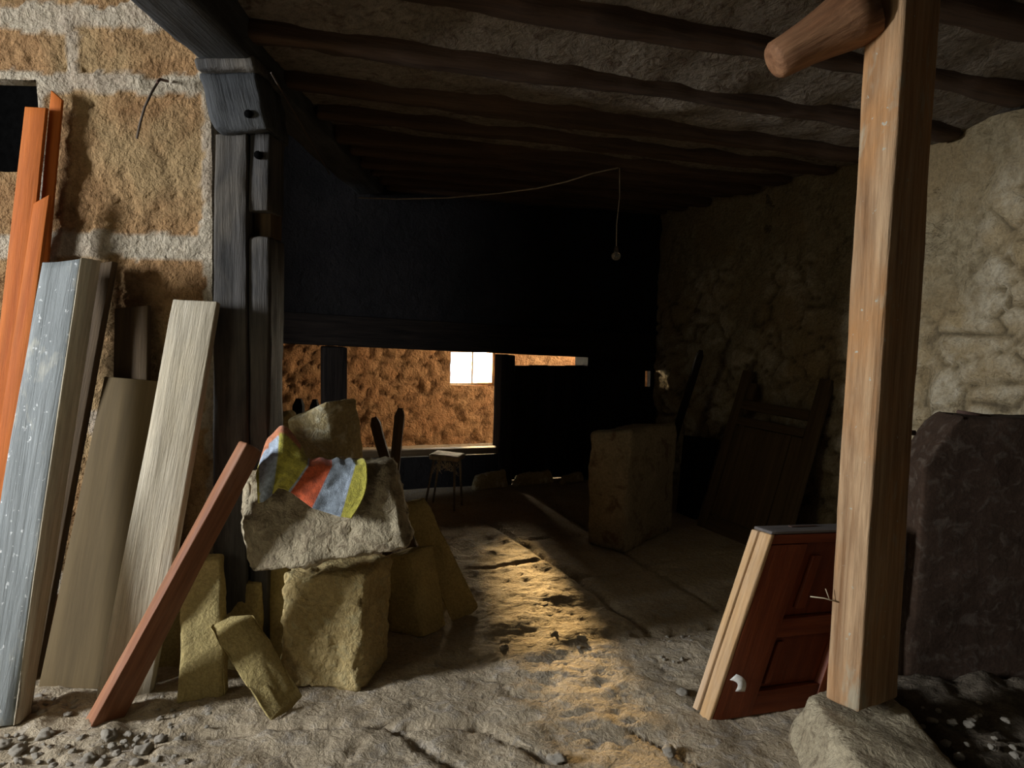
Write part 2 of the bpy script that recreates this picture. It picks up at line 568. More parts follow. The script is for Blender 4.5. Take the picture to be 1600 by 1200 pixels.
# ---- left wall (behind the boards) ----------------------------------------
LWY = 3.12
LWX0, LWX1 = -3.6, P(334, 400, LWY).x
def lw(px, py):
    p = P(px, py, LWY); return p.x, p.z
STONES = []
for a, b, c, d in ((-140, 45, 108, 116), (128, 42, 312, 119), (72, 142, 318, 368), (-140, 128, 60, 366),
                   (-140, 398, 60, 640), (88, 400, 322, 640), (-60, 665, 150, 900), (175, 665, 330, 900), (-140, 925, 330, 1080),
                   (-20, -120, 200, 12)):
    x0, z1 = lw(a, b); x1, z0 = lw(c, d)
    STONES.append((x0, x1, z0, z1))
def lw_mask(u, z):
    x = LWX0 + u
    wx = x + 0.030 * noise.noise(V((x * 9, z * 9, 1))) + 0.014 * noise.noise(V((x * 28, z * 28, 5)))
    wz = z + 0.026 * noise.noise(V((x * 9, z * 9, 11))) + 0.014 * noise.noise(V((x * 28, z * 28, 15)))
    best = 0
    for x0, x1, z0, z1 in STONES:
        d = min(wx - x0, x1 - wx, wz - z0, z1 - wz)
        best = max(best, min(1.0, max(0.0, d / 0.007 + 0.5)))
    return best
def lw_disp(u, z, mk):
    x = LWX0 + u
    s = 0.022 * (0.4 - abs(fbm((x * 1.0 + z * 0.5, z * 0.8, 0), 17, 4, 2))) + 0.012 * fbm((x, z, 3), 6, 2)
    mo = 0.012 + 0.012 * fbm((x, z, 0), 8, 3, 4)
    return mo * (1 - mk) + s * mk
nxr, nzt = lw(61, 127); _, nzb = lw(61, 270)
grid_wall('wall_left', V((LWX0, LWY, 0)), V((1, 0, 0)), LWX1 - LWX0, 3.3, M['left_wall'], lw_disp, lw_mask,
          holes=[(nxr - 1.15 - LWX0, nxr - LWX0, nzb, nzt)], res=0.0165, thick=0.45, inward=V((0, -1, 0)), u0=0.9)
bm = bmesh.new()
box_bm(bm, V((nxr - 1.2, LWY + 0.07, nzb - 0.05)), V((1.25, 0, 0)), V((0, 0.03, 0)), V((0, 0, nzt - nzb + 0.1)))  # black sheet standing in for the deep shade of the opening
structure(bm_obj('wall_recess_shade', bm, M['black'], smooth=False), 'black sheet painted as the shade in the square wall recess')

# ---- right wall ------------------------------------------------------------
t_corner = None
def isect(o1, d1, o2, d2):
    det = d1.x * (-d2.y) - (-d2.x) * d1.y
    dx, dy = o2.x - o1.x, o2.y - o1.y
    return (dx * (-d2.y) - (-d2.x) * dy) / det
tc = isect(RO, VD, BO, UD)
RC = RO + VD * tc                                   # far right corner
RW_IN = -UD
RW_L = 5.6
def rw_mask(u, z):
    d, pts = noise.voronoi(V((u * 3.4 + 0.5 * noise.noise(V((u * 3, z * 3, 0))), z * 6.2, 0.5)))
    e = d[1] - d[0]
    stone = min(1, max(0, (e - 0.05) / 0.12))
    pl = 0.5 + 1.5 * fbm((u, z, 2), 1.6, 3) + (1.75 - z) * 1.3
    pl = min(1, max(0, pl))
    return stone * pl - 0.9 * pl * max(0.0, 1 - e / 0.06)
def rw_disp(u, z, mk):
    return 0.032 * max(mk, -0.5) * (0.6 + 0.6 * fbm((u, z, 1), 3, 2)) + 0.022 * fbm((u, z, 0), 7, 5) + 0.03 * fbm((u, z, 5), 1.2, 2)
grid_wall('wall_right', RC, -VD, RW_L, 2.62, M['right_wall'], rw_disp, rw_mask, res=0.03, thick=0.4, inward=RW_IN)

# ---- back wall with its timber openings -----------------------------------
BN = -VD
def bw(px, py):
    p = plane_hit(px, py, BO, VD); return (p - BO).dot(UD), p.z
def bpt(s, z, off=0.0): return BO + UD * s + V((0, 0, z)) + VD * off
sR = (RC - BO).dot(UD)
sL = -3.6
s_o1a, _ = bw(380, 560); s_o1b, _ = bw(503, 600)
s_o2a, z_o2t = bw(543, 541); s_o2b, z_o2b = bw(780, 706)
s_o3a, z_o3t = bw(802, 553); s_o3b, _ = bw(919, 560)
_, z_o1t = bw(470, 530)
s_h, z_h = bw(1012, 592)
z_top = 3.4
bm = bmesh.new()
TH = 0.28
def bbox(a, b, z0, z1, o0=0.0, o1=TH):
    box_bm(bm, bpt(a, z0, o0), UD * (b - a), VD * (o1 - o0), V((0, 0, z1 - z0)))
z_l = z_o2t
def lint_z(q): return z_o2t + (z_o3t - z_o2t) * (q - s_o2a) / (s_o3a - s_o2a)
z_lt = max(lint_z(sL), lint_z(sR)) + 0.06
bbox(sL, sR + 0.2, z_lt, z_top)
# below the openings
bbox(sL, s_o2a, 0, z_o2b - 0.02); bbox(s_o2a, s_o2b, 0, z_o2b - 0.02, 0.0, 0.07)
# right of the third opening, leaving the small chink
hw, hh = 0.028, 0.075
bbox(s_o3b, s_h - 0.16, 0, z_lt); bbox(s_h + 0.16, sR + 0.2, 0, z_lt)
bbox(s_h - 0.16, s_h - hw, 0, z_lt, 0, 0.03); bbox(s_h + hw, s_h + 0.16, 0, z_lt, 0, 0.03)
bbox(s_h - hw, s_h + hw, 0, z_h - hh, 0, 0.03); bbox(s_h - hw, s_h + hw, z_h + hh, z_lt, 0, 0.03)
bm2 = bm
bmesh.ops.subdivide_edges(bm, edges=[e for e in bm.edges if e.calc_length() > 0.3], cuts=6, use_grid_fill=True)
for v in bm.verts: v.co += V((0, 0, 0)) + VD * 0.012 * fbm(v.co, 3, 2)
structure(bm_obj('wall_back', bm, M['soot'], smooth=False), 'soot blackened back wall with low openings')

LINT = (z_l, z_lt)
def beam_between(name, a0, a1, z0, z1, o0, o1, mat, **kw):
    """timber on the back wall: a0..a1 along it, z0..z1 high"""
    F = [bpt(a0, z1, o0), bpt(a1, z1, o0), bpt(a1, z0, o0), bpt(a0, z0, o0)]
    B = [p + VD * (o1 - o0) for p in F]
    return block(name, F, B, mat, **kw)
def hbeam(name, p0, p1, up, dep, mat, parent=None, **kw):
    """horizontal timber from p0 to p1 (bottom front edge); grain along it"""
    F = [p1, p1 + up, p0 + up, p0]
    B = [q + dep for q in F]
    return block(name, F, B, mat, parent, **kw)

hbeam('lintel_beam', bpt(sL + 0.3, lint_z(sL + 0.3), -0.06), bpt(sR - 0.05, lint_z(sR - 0.05), -0.06), V((0, 0, 0.25)), VD * 0.30, M['soot_wood'],
      r=0.012, res=0.08, amp=0.006, freq=4, stretch=0.15)
tag(bpy.data.objects['lintel_beam'], 'long sooty lintel beam across the openings of the back wall', 'beam')
bm = None
a, _ = bw(504, 600); b, _ = bw(541, 600)
beam_between('wall_post', a, b, 0.0, lint_z((a + b) / 2) - 0.012, -0.05, 0.17, M['soot_wood'], r=0.01, res=0.06, amp=0.005, stretch=0.2)
tag(bpy.data.objects['wall_post'], 'black post between narrow left and wide opening of back wall', 'post')
a, _ = bw(780.5, 640); b, _ = bw(801.5, 640)
o = beam_between('wall_post.001', a, b, 0.0, lint_z((a + b) / 2) - 0.012, -0.03, 0.17, M['soot_wood'], r=0.01, res=0.06, amp=0.004, stretch=0.2)
tag(o, 'thin black post between wide opening and closed door of back wall', 'post')
# sill and jamb timbers around the wide opening
o = hbeam('window_sill', bpt(s_o2a + 0.02, z_o2b - 0.005, -0.02), bpt(s_o2b - 0.01, z_o2b - 0.01, -0.02), V((0, 0, 0.055)), VD * 0.085, M['dark_board'],
          r=0.006, res=0.05, amp=0.003, stretch=0.2)
structure(o, 'pale worn sill along the bottom of the wide opening')

# dark door leaf in the third opening
a, _ = bw(805, 640); b, _ = bw(918, 640); _, zt = bw(860, 573)
F = [bpt(a, zt, 0.12), bpt(b, zt, 0.12), bpt(b, 0.0, 0.12), bpt(a, 0.0, 0.12)]
dr = empty('door_1', bpt((a + b) / 2, 0, 0.12)); structure(dr, 'black plank door leaf closing the right hand opening')
w = (b - a) / 4
for k in range(4):
    A = a + k * w; B_ = A + w - 0.0004
    F = [bpt(A, zt + 0.004 * (k % 2), 0.12), bpt(B_, zt + 0.004 * (k % 2), 0.12), bpt(B_, 0.01, 0.12), bpt(A, 0.01, 0.12)]
    block_px('plank', F, VD * 0.035, M['soot_wood'], dr, r=0.0025, res=0.08, amp=0.0)
for z in (0.25, zt - 0.2):
    hbeam('ledge', bpt(a + 0.02, z, 0.16), bpt(b - 0.02, z, 0.16), V((0, 0, 0.09)), VD * 0.03, M['soot_wood'], dr, r=0.004, res=0.08, amp=0.001)

# ---- the far room seen through the openings -------------------------------
FD = 2.1
FO = BO + VD * FD
def fw(px, py):
    p = plane_hit(px, py, FO, VD); return (p - FO).dot(UD), p.z
wa, wzt = fw(704, 547); wb, wzb = fw(776, 603)
U0 = -4.0
def fw_e(u, z):
    d, pts = noise.voronoi(V((u * 3.4 + 0.5 * noise.noise(V((u * 5, z * 6, 9))), z * 7.0 + 0.5 * noise.noise(V((u * 5, z * 6, 29))), 2.5)))
    return d[1] - d[0]
def fw_mask(u, z): return min(1, max(0, (fw_e(u, z) - 0.03) / 0.10))
def fw_disp(u, z, mk):
    return 0.025 * mk + 0.013 * fbm((u, z, 0), 9, 5)
grid_wall('wall_far', FO + UD * U0, UD, 7.2, 3.4, M['far_wall'], fw_disp, fw_mask,
          holes=[(wa - U0, wb - U0, wzb, wzt)], res=0.035, thick=0.4, inward=BN)
# side wall of the far room, right
bm = bmesh.new()
box_bm(bm, FO + UD * 3.1 - VD * 2.2, UD * 0.2, VD * 2.3, V((0, 0, 2.3)))
structure(bm_obj('wall_far_side', bm, M['far_wall'], smooth=False))
bm = bmesh.new()
box_bm(bm, FO + UD * (U0 - 0.2) - VD * 1.75 + V((0, 0, 2.3)), UD * 7.6, VD * 2.2, V((0, 0, 0.1)))
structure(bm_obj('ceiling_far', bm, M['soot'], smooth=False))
# window: frame, mullion, transom and panes
win = empty('window_1', FO + UD * (wa + wb) / 2 + V((0, 0, wzb))); structure(win, 'small bright window of the far room')
def wbar(nm, a, b, z0, z1):
    bm = bmesh.new()
    box_bm(bm, FO + UD * a + V((0, 0, z0)) + VD * 0.10, UD * (b - a), VD * 0.05, V((0, 0, z1 - z0)))
    return bm_obj(nm, bm, M['stool'], win, smooth=False)
wbar('window_frame', wa, wa + 0.03, wzb, wzt); wbar('window_frame', wb - 0.03, wb, wzb, wzt)
wbar('window_frame', wa + 0.03, wb - 0.03, wzb, wzb + 0.03); wbar('window_frame', wa + 0.03, wb - 0.03, wzt - 0.03, wzt)
wm = wa + (wb - wa) * 0.52
wbar('mullion', wm - 0.010, wm + 0.010, wzb + 0.03, wzt - 0.03)

# ---- ceiling, beam and joists ----------------------------------------------
BX0 = P(432, 122, 3.1).x            # right lower edge of the long beam near the post
BX1 = P(545, 300, 4.8).x
def joist_z(x, y):
    q = y - 0.364 * x
    return 2.49 + max(0.0, 3.4 - q) * 0.25
bm = bmesh.new()
nx_, ny_ = 110, 150
cs = {}
for i in range(nx_ + 1):
    for j in range(ny_ + 1):
        x = -1.35 + 5.2 * i / nx_; y = 0.6 + 7.6 * j / ny_
        cs[i, j] = bm.verts.new((x, y, joist_z(x, y) + 0.055 + 0.022 * fbm((x, y, 0), 3, 4)))
for i in range(nx_):
    for j in range(ny_):
        bm.faces.new((cs[i, j], cs[i, j + 1], cs[i + 1, j + 1], cs[i + 1, j]))
box_bm(bm, V((-1.35, 0.6, 3.75)), V((5.2, 0, 0)), V((0, 7.6, 0)), V((0, 0, 0.1)))
bmesh.ops.recalc_face_normals(bm, faces=bm.faces)
structure(bm_obj('ceiling', bm, M['ceil']), 'grey plastered ceiling between the joists')
bm = bmesh.new()
box_bm(bm, V((-4.2, 0.2, 3.3)), V((3.2, 0, 0)), V((0, 6.5, 0)), V((0, 0, 0.1)))
box_bm(bm, V((-1.20, 0.2, CEIL + 0.05)), V((0.05, 0, 0)), V((0, 6.5, 0)), V((0, 0, 0.72)))
structure(bm_obj('ceiling_left', bm, M['ceil'], smooth=False))

ordn = ['nearest', 'second', 'third', 'fourth', 'fifth', 'sixth', 'seventh', 'eighth', 'ninth', 'tenth', 'eleventh', 'twelfth', 'thirteenth']
jy = [2.36, 2.80, 3.22, 3.68, 4.18, 4.62, 4.98, 5.33, 5.68, 6.03, 6.38]
for k, y0 in enumerate(jy):
    zj = joist_z(0, y0)
    s0 = V((-1.03, y0 - 0.36 * 1.03, zj + random.uniform(-0.012, 0.012)))
    # end on the right wall
    t_ = isect(V((0, y0, 0)), V((UD.x, UD.y, 0)), RO, VD)
    e0 = V((0, y0, 0)) + UD * (t_ - 0.03); e0.z = zj + random.uniform(-0.015, 0.012)
    wdt = random.uniform(0.12, 0.17)
    d = (e0 - s0).normalized(); side = V((-d.y, d.x, 0)) * wdt
    up = V((0, 0, 0.14))
    o = hbeam('ceiling_joist' if k == 0 else 'ceiling_joist.%03d' % k, s0, e0, up, side, M['joist'],
              r=0.025, res=0.045, amp=0.022, freq=2.6, amp2=0.016, freq2=10, stretch=0.35, seed=k * 1.7)
    tag(o, ('nearest dark rough ceiling joist at the top edge' if k == 0 else
            'rough dark ceiling joist, %s from the front' % ordn[k] if k < len(jy) - 1 else 'furthest dark ceiling joist against the back wall'),
        'joist', 'joists under the ceiling')

# long beam over the post, running from front to back
b0 = V((BX0 - 0.22, 1.0, 2.46)); b1 = V((BX1 - 0.20, 6.0, 2.44))
o = hbeam('ceiling_beam', b0, b1, V((0, 0, 0.26)), V((0.21, 0, 0)), M['bracket'], r=0.02, res=0.05, amp=0.014, freq=3, amp2=0.006, freq2=14, stretch=0.25, seed=3)
tag(o, 'heavy black beam running from front to back over the dark post', 'beam')

# ---- walls that close the place out of frame -------------------------------
bm = bmesh.new()
box_bm(bm, V((-3.6, 2.45, 0)), V((0.3, 0, 0)), V((0, 0.7, 0)), V((0, 0, 3.3)))
structure(bm_obj('wall_entrance', bm, M['left_wall'], smooth=False))

bm = bmesh.new()
box_bm(bm, V((-4.1, 3.2, 0)), V((0.3, 0, 0)), V((0, 6.0, 0)), V((0, 0, 3.4)))
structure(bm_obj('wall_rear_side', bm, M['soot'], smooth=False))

# ================================================================== THINGS
def px4(*c):
    """four places: (px, py, Y) or (px, py) on the ground"""
    return [P(*q) if len(q) == 3 else G(*q) for q in c]

# ---- old timber post with bracket ------------------------------------------
PB = empty('timber_post', P(375, 1050, 3.05) * 1.0)
PB.location.z = 0
tag(PB, 'weathered black timber post with cracked bracket beside the stone wall', 'post')
def vpost(name, pxl, pxr, yt, yb, Y, dep, mat, par, zb=None, **kw):
    a = P(pxl[0], yt, Y); b = P(pxr[0], yt, Y); c = P(pxr[1], yb, Y); d = P(pxl[1], yb, Y)
    if zb is not None:
        for q in (c, d): q.z = zb
    return block_px(name, [a, b, c, d], V((0, dep, 0)), mat, par, **kw)
vpost('shaft', (334, 331), (386, 384), 207, 700, 2.98, 0.24, M['old_black'], PB, zb=0.0, r=0.008, res=0.028, amp=0.010, freq=5, amp2=0.008, freq2=16, stretch=0.12, chip=0.006)
vpost('side_shaft', (389, 386), (420, 416), 372, 700, 3.0, 0.2, M['old_black'], PB, zb=0.0, r=0.008, res=0.028, amp=0.010, freq=5, amp2=0.008, freq2=16, stretch=0.12, chip=0.006, seed=4)
vpost('side_shaft', (389, 388), (421, 419), 208, 330, 3.0, 0.2, M['old_black'], PB, r=0.008, res=0.028, amp=0.008, freq=5, amp2=0.006, freq2=16, stretch=0.12, seed=6)
vpost('tenon', (395, 395), (424, 424), 330, 372, 3.05, 0.14, M['dark_board'], PB, r=0.006, res=0.03, amp=0.004, seed=8)
block_px('bracket', [P(306, 112, 2.93), P(402, 108, 2.93), P(420, 203, 2.93), P(334, 206, 2.93)], V((0, 0.3, 0)), M['bracket'], PB,
         r=0.02, res=0.022, amp=0.012, freq=5, amp2=0.008, freq2=15, chip=0.012, seed=2)
block_px('bracket_cap', [P(300, 88, 2.90), P(396, 82, 2.90), P(399, 107, 2.90), P(306, 111, 2.90)], V((0, 0.34, 0)), M['old_black'], PB,
         r=0.014, res=0.022, amp=0.008, freq=6, amp2=0.006, freq2=18, chip=0.01, seed=12)
# peg hole knots
for (x, y, Yp) in ((388, 178, 2.925), (403, 242, 2.985)):
    c = P(x, y, Yp)
    tube('peg', [c + V((0, -0.004, 0)), c + V((0, 0.03, 0))], 0.016, M['black'], PB, n=9)
o = vpost('jamb_board', (424, 421), (433, 427), 195, 700, 3.25, 0.06, M['old_black'], None, zb=0.0, r=0.004, res=0.05, amp=0.003, stretch=0.15)
tag(o, 'narrow grey jamb board just right of the black post', 'board')

# ---- orange laths -----------------------------------------------------------
def plank(name, q, th, mat, label, cat='board', parent=None, group=None, **kw):
    n = (q[1] - q[0]).cross(q[3] - q[0]).normalized()
    if n.y < 0: n = -n
    args = dict(r=0.004, res=0.045, amp=0.002, freq=5, stretch=0.15)
    args.update(kw)
    o = block_px(name, q, n * th, mat, parent, **args)
    if label: tag(o, label, cat, group)
    return o
plank('pine_lath', [P(38, 166, 3.03), P(72, 168, 3.03), P(-20, 1075, 2.98), P(-66, 1075, 2.98)], 0.02, M['orange_lath'],
      'wide orange pine lath, leftmost against the stone wall')
plank('pine_lath.001', [P(79, 140, 3.065), P(97, 156, 3.065), P(20, 1000, 3.05), P(2, 1000, 3.05)], 0.014, M['orange_lath'],
      'tallest thin orange lath with a slanted cut top')
plank('pine_lath.002', [P(52, 318, 2.985), P(77, 304, 2.985), P(-28, 1085, 2.79), P(-66, 1085, 2.79)], 0.018, M['orange_lath'],
      'shorter orange lath with pointed top, directly behind the grey plank')

# ---- grey plank and boards ---------------------------------------------------
plank('grey_plank', [P(64, 408, 2.86), P(126, 402, 2.86), G(18, 1136), G(-64, 1138)], 0.085, M['grey_plank'],
      'thick grey painted plank with pale splashes leaning at far left', amp=0.005, amp2=0.002, freq2=20, chip=0.008, res=0.03, r=0.006)
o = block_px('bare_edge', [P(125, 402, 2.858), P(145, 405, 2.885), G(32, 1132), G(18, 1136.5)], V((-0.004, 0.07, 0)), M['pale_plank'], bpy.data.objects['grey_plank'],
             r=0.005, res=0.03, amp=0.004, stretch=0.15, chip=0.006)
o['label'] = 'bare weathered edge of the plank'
plank('dark_board', [P(139, 412, 3.02), P(176, 408, 3.02), P(52, 1088, 2.82), P(8, 1088, 2.82)], 0.04, M['dark_board'],
      'tall dark board right behind the grey plank', amp=0.004)
plank('dark_board.001', [P(178, 482, 3.06), P(231, 477, 3.06), P(224, 1064, 2.98), P(166, 1064, 2.98)], 0.03, M['dark_board'],
      'dark brown board peeking above the flat brown panel', amp=0.003)
plank('flat_panel', [P(163, 588, 3.00), P(250, 596, 3.00), G(172, 1078), G(60, 1073)], 0.018, M['panel'],
      'flat wide dull brown panel between grey plank and pale plank', amp=0.001, r=0.003)
plank('pale_plank', [P(270, 467, 2.90), P(339, 471, 2.90), G(233, 1090), G(150, 1092)], 0.045, M['pale_plank'],
      'pale weathered plank leaning on the black post', amp=0.004, amp2=0.002, freq2=24, chip=0.004)

# red brown beam lying across the front, leaning on the stones
F = [P(386, 692, 2.68), P(411, 706, 2.76), P(182, 1148, 2.575), P(136, 1146, 2.49)]
bk = V((-0.050, 0.052, 0.0))
o = block_px('timber_beam', F, bk, M['red_beam'], r=0.008, res=0.03, amp=0.003, freq=5, amp2=0.002, freq2=20, stretch=0.15, chip=0.006)
tag(o, 'red brown squared timber leaning diagonally in front of the pale plank', 'beam')

# ---- stones --------------------------------------------------------------------
SK = dict(r=0.014, res=0.018, amp=0.012, freq=6, amp2=0.008, freq2=26, chip=0.014)
def stone(name, q, back, mat, label, cat='stone', **kw):
    a = dict(SK); a.update(kw)
    o = block_px(name, q, back, mat, **a)
    tag(o, label, cat)
    return o
SLAB = dict(amp=0.006, amp2=0.003, chip=0.010, r=0.01)
stone('stone_slab', [P(285, 874, 2.88), P(343, 876, 2.88), G(353, 1092), G(275, 1101)], V((0.0, 0.055, 0.012)), M['stone_slab'],
      'upright pale stone slab standing right of the red brown timber', seed=1, **SLAB)
stone('stone_slab.001', [P(346, 911, 2.99), P(408, 910, 2.99), P(408, 1062, 2.95), P(346, 1062, 2.95)], V((0, 0.05, 0)), M['stone_slab'],
      'small squared slab behind the two front slabs', seed=2, **SLAB)
stone('stone_slab.002', [P(322, 981, 2.78), P(381, 974, 2.78), G(456, 1108), G(422, 1128)], V((0.025, 0.06, 0.02)), M['stone_slab'],
      'broken slab tilted to the left leaning against the lower block', seed=3, **SLAB)
stone('stone_slab.003', [P(250, 905, 3.0), P(322, 900, 3.0), P(312, 1072, 2.95), P(236, 1080, 2.95)], V((0, 0.05, 0)), M['stone_slab'],
      'slab half hidden behind the red brown timber and upright slab', seed=4, **SLAB)
stone('stone_slab.004', [P(398, 872, 3.06), P(452, 880, 3.06), P(446, 1052, 3.03), P(398, 1052, 3.03)], V((0, 0.05, 0)), M['stone_slab'],
      'narrow slab in shade left of the lower stone block', seed=5, **SLAB)
stone('stone_block', [P(443, 893, 2.90), P(571, 897, 2.88), G(562, 1083), G(430, 1077)], [V((0.04, 0.24, 0.0)), V((0.07, 0.29, 0.0)), V((0.06, 0.29, 0.0)), V((0.04, 0.24, 0.0))], M['stone'],
      'chisel marked block of stone at the bottom of the heap', seed=6, amp=0.014, amp2=0.024, freq2=20, r=0.02, chip=0.02)
Bk = [V((-0.05, 0.11, 0.02)), V((0.0, 0.20, 0.01)), V((0.0, 0.20, 0.0)), V((-0.05, 0.11, 0.0))]
stone('stone_block.001', [P(381, 748, 2.84), P(607, 728, 2.88), P(640, 858, 2.74), P(390, 900, 2.70)], Bk, M['stone_grey'],
      'big rough stone block on top, draped with the striped towel', seed=7, amp=0.014, amp2=0.022, freq2=19, r=0.022, chip=0.022)
stone('stone_block.002', [P(444, 656, 3.03), P(510, 626, 3.03), P(594, 1005, 3.29), P(556, 1005, 3.29)], [V((0.05, 0.13, 0.02)), V((0.10, 0.15, 0.0)), V((0.0, 0.13, 0)), V((0.0, 0.13, 0))], M['stone_pale'],
      'tilted oblong stone with pale lime streaks behind the towel', seed=8, amp=0.008, amp2=0.006)
stone('stone_block.003', [P(414, 652, 3.42), P(452, 642, 3.42), P(470, 1012, 3.42), P(425, 1012, 3.42)], V((0.0, 0.15, 0)), M['stone'],
      'rounded stone end showing between black post and tilted stone', seed=9, amp=0.008, r=0.04)
stone('stone_block.004', [P(603, 868, 3.46), P(640, 864, 3.46), G(662, 1001), G(600, 986)], V((0.10, 0.16, 0.0)), M['stone_slab'],
      'short stone standing right of the lower block under the leaning slab', seed=10, amp=0.010, amp2=0.005)
stone('stone_slab.005', [P(622, 788, 3.78), P(652, 782, 3.78), G(738, 960), G(706, 974)], V((0.035, 0.07, 0.01)), M['stone_slab'],
      'long narrow slab leaning left at the right end of the heap', seed=11, amp=0.008, amp2=0.004, r=0.014)

# ---- towel --------------------------------------------------------------------------
def build_towel():
    T = [(0, 400, 742), (0.07, 412, 722), (0.16, 432, 712), (0.27, 455, 716), (0.36, 474, 727), (0.44, 485, 729), (0.60, 520, 728), (0.85, 553, 727), (1, 573, 727)]
    Bo = [(0, 404, 786), (0.07, 412, 784), (0.16, 424, 774), (0.27, 434, 762), (0.36, 444, 764), (0.44, 457, 771), (0.60, 488, 794), (0.85, 530, 807), (1, 549, 810)]
    def cur(c, s):
        for a, b in zip(c, c[1:]):
            if s <= b[0]:
                t = (s - a[0]) / (b[0] - a[0])
                return a[1] + (b[1] - a[1]) * t, a[2] + (b[2] - a[2]) * t
        return c[-1][1:]
    def pig(s, t, back):
        yel = (0.52, 0.47, 0.07); blu = (0.42, 0.50, 0.60); red = (0.56, 0.10, 0.03); gry = (0.26, 0.31, 0.36); ora = (0.60, 0.22, 0.10)
        if s < 0.10: return ora if back > 0.22 else blu if s > 0.03 else yel
        if s < 0.17: return ora if back > 0.28 else blu
        if s < 0.40: return ora if back > 0.34 and s < 0.33 else yel
        if s < 0.42: return blu
        if s < 0.60: return red
        if s < 0.83: return gry
        if s < 0.87: return blu
        return yel
    ns, ntt, nb = 96, 44, 22
    verts, cols = [], []
    for i in range(ns + 1):
        s = i / ns
        tx, ty = cur(T, s); bx, by = cur(Bo, s)
        for j in range(-nb, ntt + 1):
            t = max(0, j / ntt); back = max(0, -j / nb)
            bow = 10 * math.sin(math.pi * t) * (1 if s > 0.9 else 0)
            x = tx + (bx - tx) * t + bow; y = ty + (by - ty) * t
            Yf = 2.845 + 0.04 * (x - 380) / 230 - 0.155 * (y - 735) / 165
            wr = 0.010 * math.sin(s * 26 + t * 3) * (1 - s) ** 1.3 + 0.006 * noise.noise(V((s * 9, t * 5, 1)))
            p = P(x, y, Yf - 0.050 - 0.012 * t + wr)
            if back > 0:
                hump = 0.085 * math.sin(min(1, s / 0.36) * math.pi) ** 0.7 * math.sin(min(1, back * 1.3) * math.pi * 0.62) if s < 0.36 else 0.0
                p = p + V((-0.03 * back, (0.05 + 0.13 * (1 - s)) * back, 0.014 * math.sin(back * 3.0) + hump + 0.005 * math.sin(s * 40)))
                p.z = max(p.z, 0.0)
            verts.append(p); cols.append(pig(s + 0.012 * noise.noise(V((t * 6, s * 4, 3))) * 0.4, t, back))
    m = ntt + nb + 1
    faces = [(i * m + j, i * m + j + 1, (i + 1) * m + j + 1, (i + 1) * m + j) for i in range(ns) for j in range(m - 1)]
    me = bpy.data.meshes.new('striped_towel')
    me.from_pydata(verts, [], faces)
    ca = me.color_attributes.new('dye', 'FLOAT_COLOR', 'POINT')
    for k, c in enumerate(cols): ca.data[k].color = rgba(c)
    for p in me.polygons: p.use_smooth = True
    m_, t, b = nt('terry_cloth')
    at = t.nodes.new('ShaderNodeAttribute'); at.attribute_name = 'dye'
    n = noise_tex(t, coords(t), 260, 3, 0.6)
    n2 = noise_tex(t, coords(t), 60, 4, 0.6)
    c = mixc(t, 1.0, at.outputs['Color'], ramp(t, n2, [(0.3, (0.6, 0.6, 0.6)), (0.7, (1.3, 1.3, 1.3))]), 'MULTIPLY')
    t.links.new(c, b.inputs['Base Color'])
    b.inputs['Roughness'].default_value = 1.0
    b.inputs['Sheen Weight'].default_value = 0.3
    bump(t, b, math_n(t, 'ADD', n, n2), 0.8, 0.004)
    o = link('striped_towel', me, m_)
    so = o.modifiers.new('thick', 'SOLIDIFY'); so.thickness = 0.006; so.offset = 0
    tag(o, 'striped towel in yellow, red and blue draped over the top stone', 'towel')
build_towel()

# ---- stakes ---------------------------------------------------------------------------
def stake(name, top, bot, w, d, mat, label, taper=0.5, **kw):
    ax = (top - bot).normalized()
    x = V((1, 0, 0)); x = (x - ax * x.dot(ax)).normalized(); y = ax.cross(x)
    if y.y < 0: y = -y
    sh = top - ax * 0.04
    bm = bmesh.new()
    rings = []
    n = 14
    for i in range(n + 1):
        p = lerp(bot, sh, i / n); rings.append((p, 1.0))
    rings.append((top, taper))
    prev = None
    for p, s in rings:
        j = 0.004 * fbm(p, 6, 2)
        r = [bm.verts.new(p + x * (a * w / 2 * s + j) + y * (b * d / 2 * s)) for a, b in ((-1, -1), (1, -1), (1, 1), (-1, 1))]
        if prev:
            for k in range(4): bm.faces.new((prev[k], prev[(k + 1) % 4], r[(k + 1) % 4], r[k]))
        else: bm.faces.new(r)
        prev = r
    bm.faces.new(prev)
    bmesh.ops.recalc_face_normals(bm, faces=bm.faces)
    o = bm_obj(name, bm, mat, None, frame_of(bot.copy(), ax, x), smooth=False)
    tag(o, label, 'stake')
    return o
stake('wooden_stake', P(584, 652, 4.38), P(652, 890, 4.30), 0.058, 0.04, M['dark_board'], 'dark wooden stake leaning left, crossing its taller neighbour behind the heap')
stake('wooden_stake.001', P(625, 638, 4.0), P(600, 922, 4.12), 0.052, 0.04, M['dark_board'], 'taller dark wooden stake standing nearly upright behind the heap')
stake('wooden_stake.002', P(467, 623, 4.3), P(460, 893, 4.3), 0.058, 0.05, M['soot_wood'], 'black stake tip left of the tilted stone before the narrow opening')
stake('wooden_stake.003', P(492, 624, 4.3), P(492, 893, 4.3), 0.045, 0.05, M['soot_wood'], 'short black stake tip right beside the tilted stone')
stake('wooden_stake.004', P(1096, 548, 5.6), G(1024, 778), 0.05, 0.04, M['soot_wood'], 'thin dark pole leaning on right wall behind the grey block')

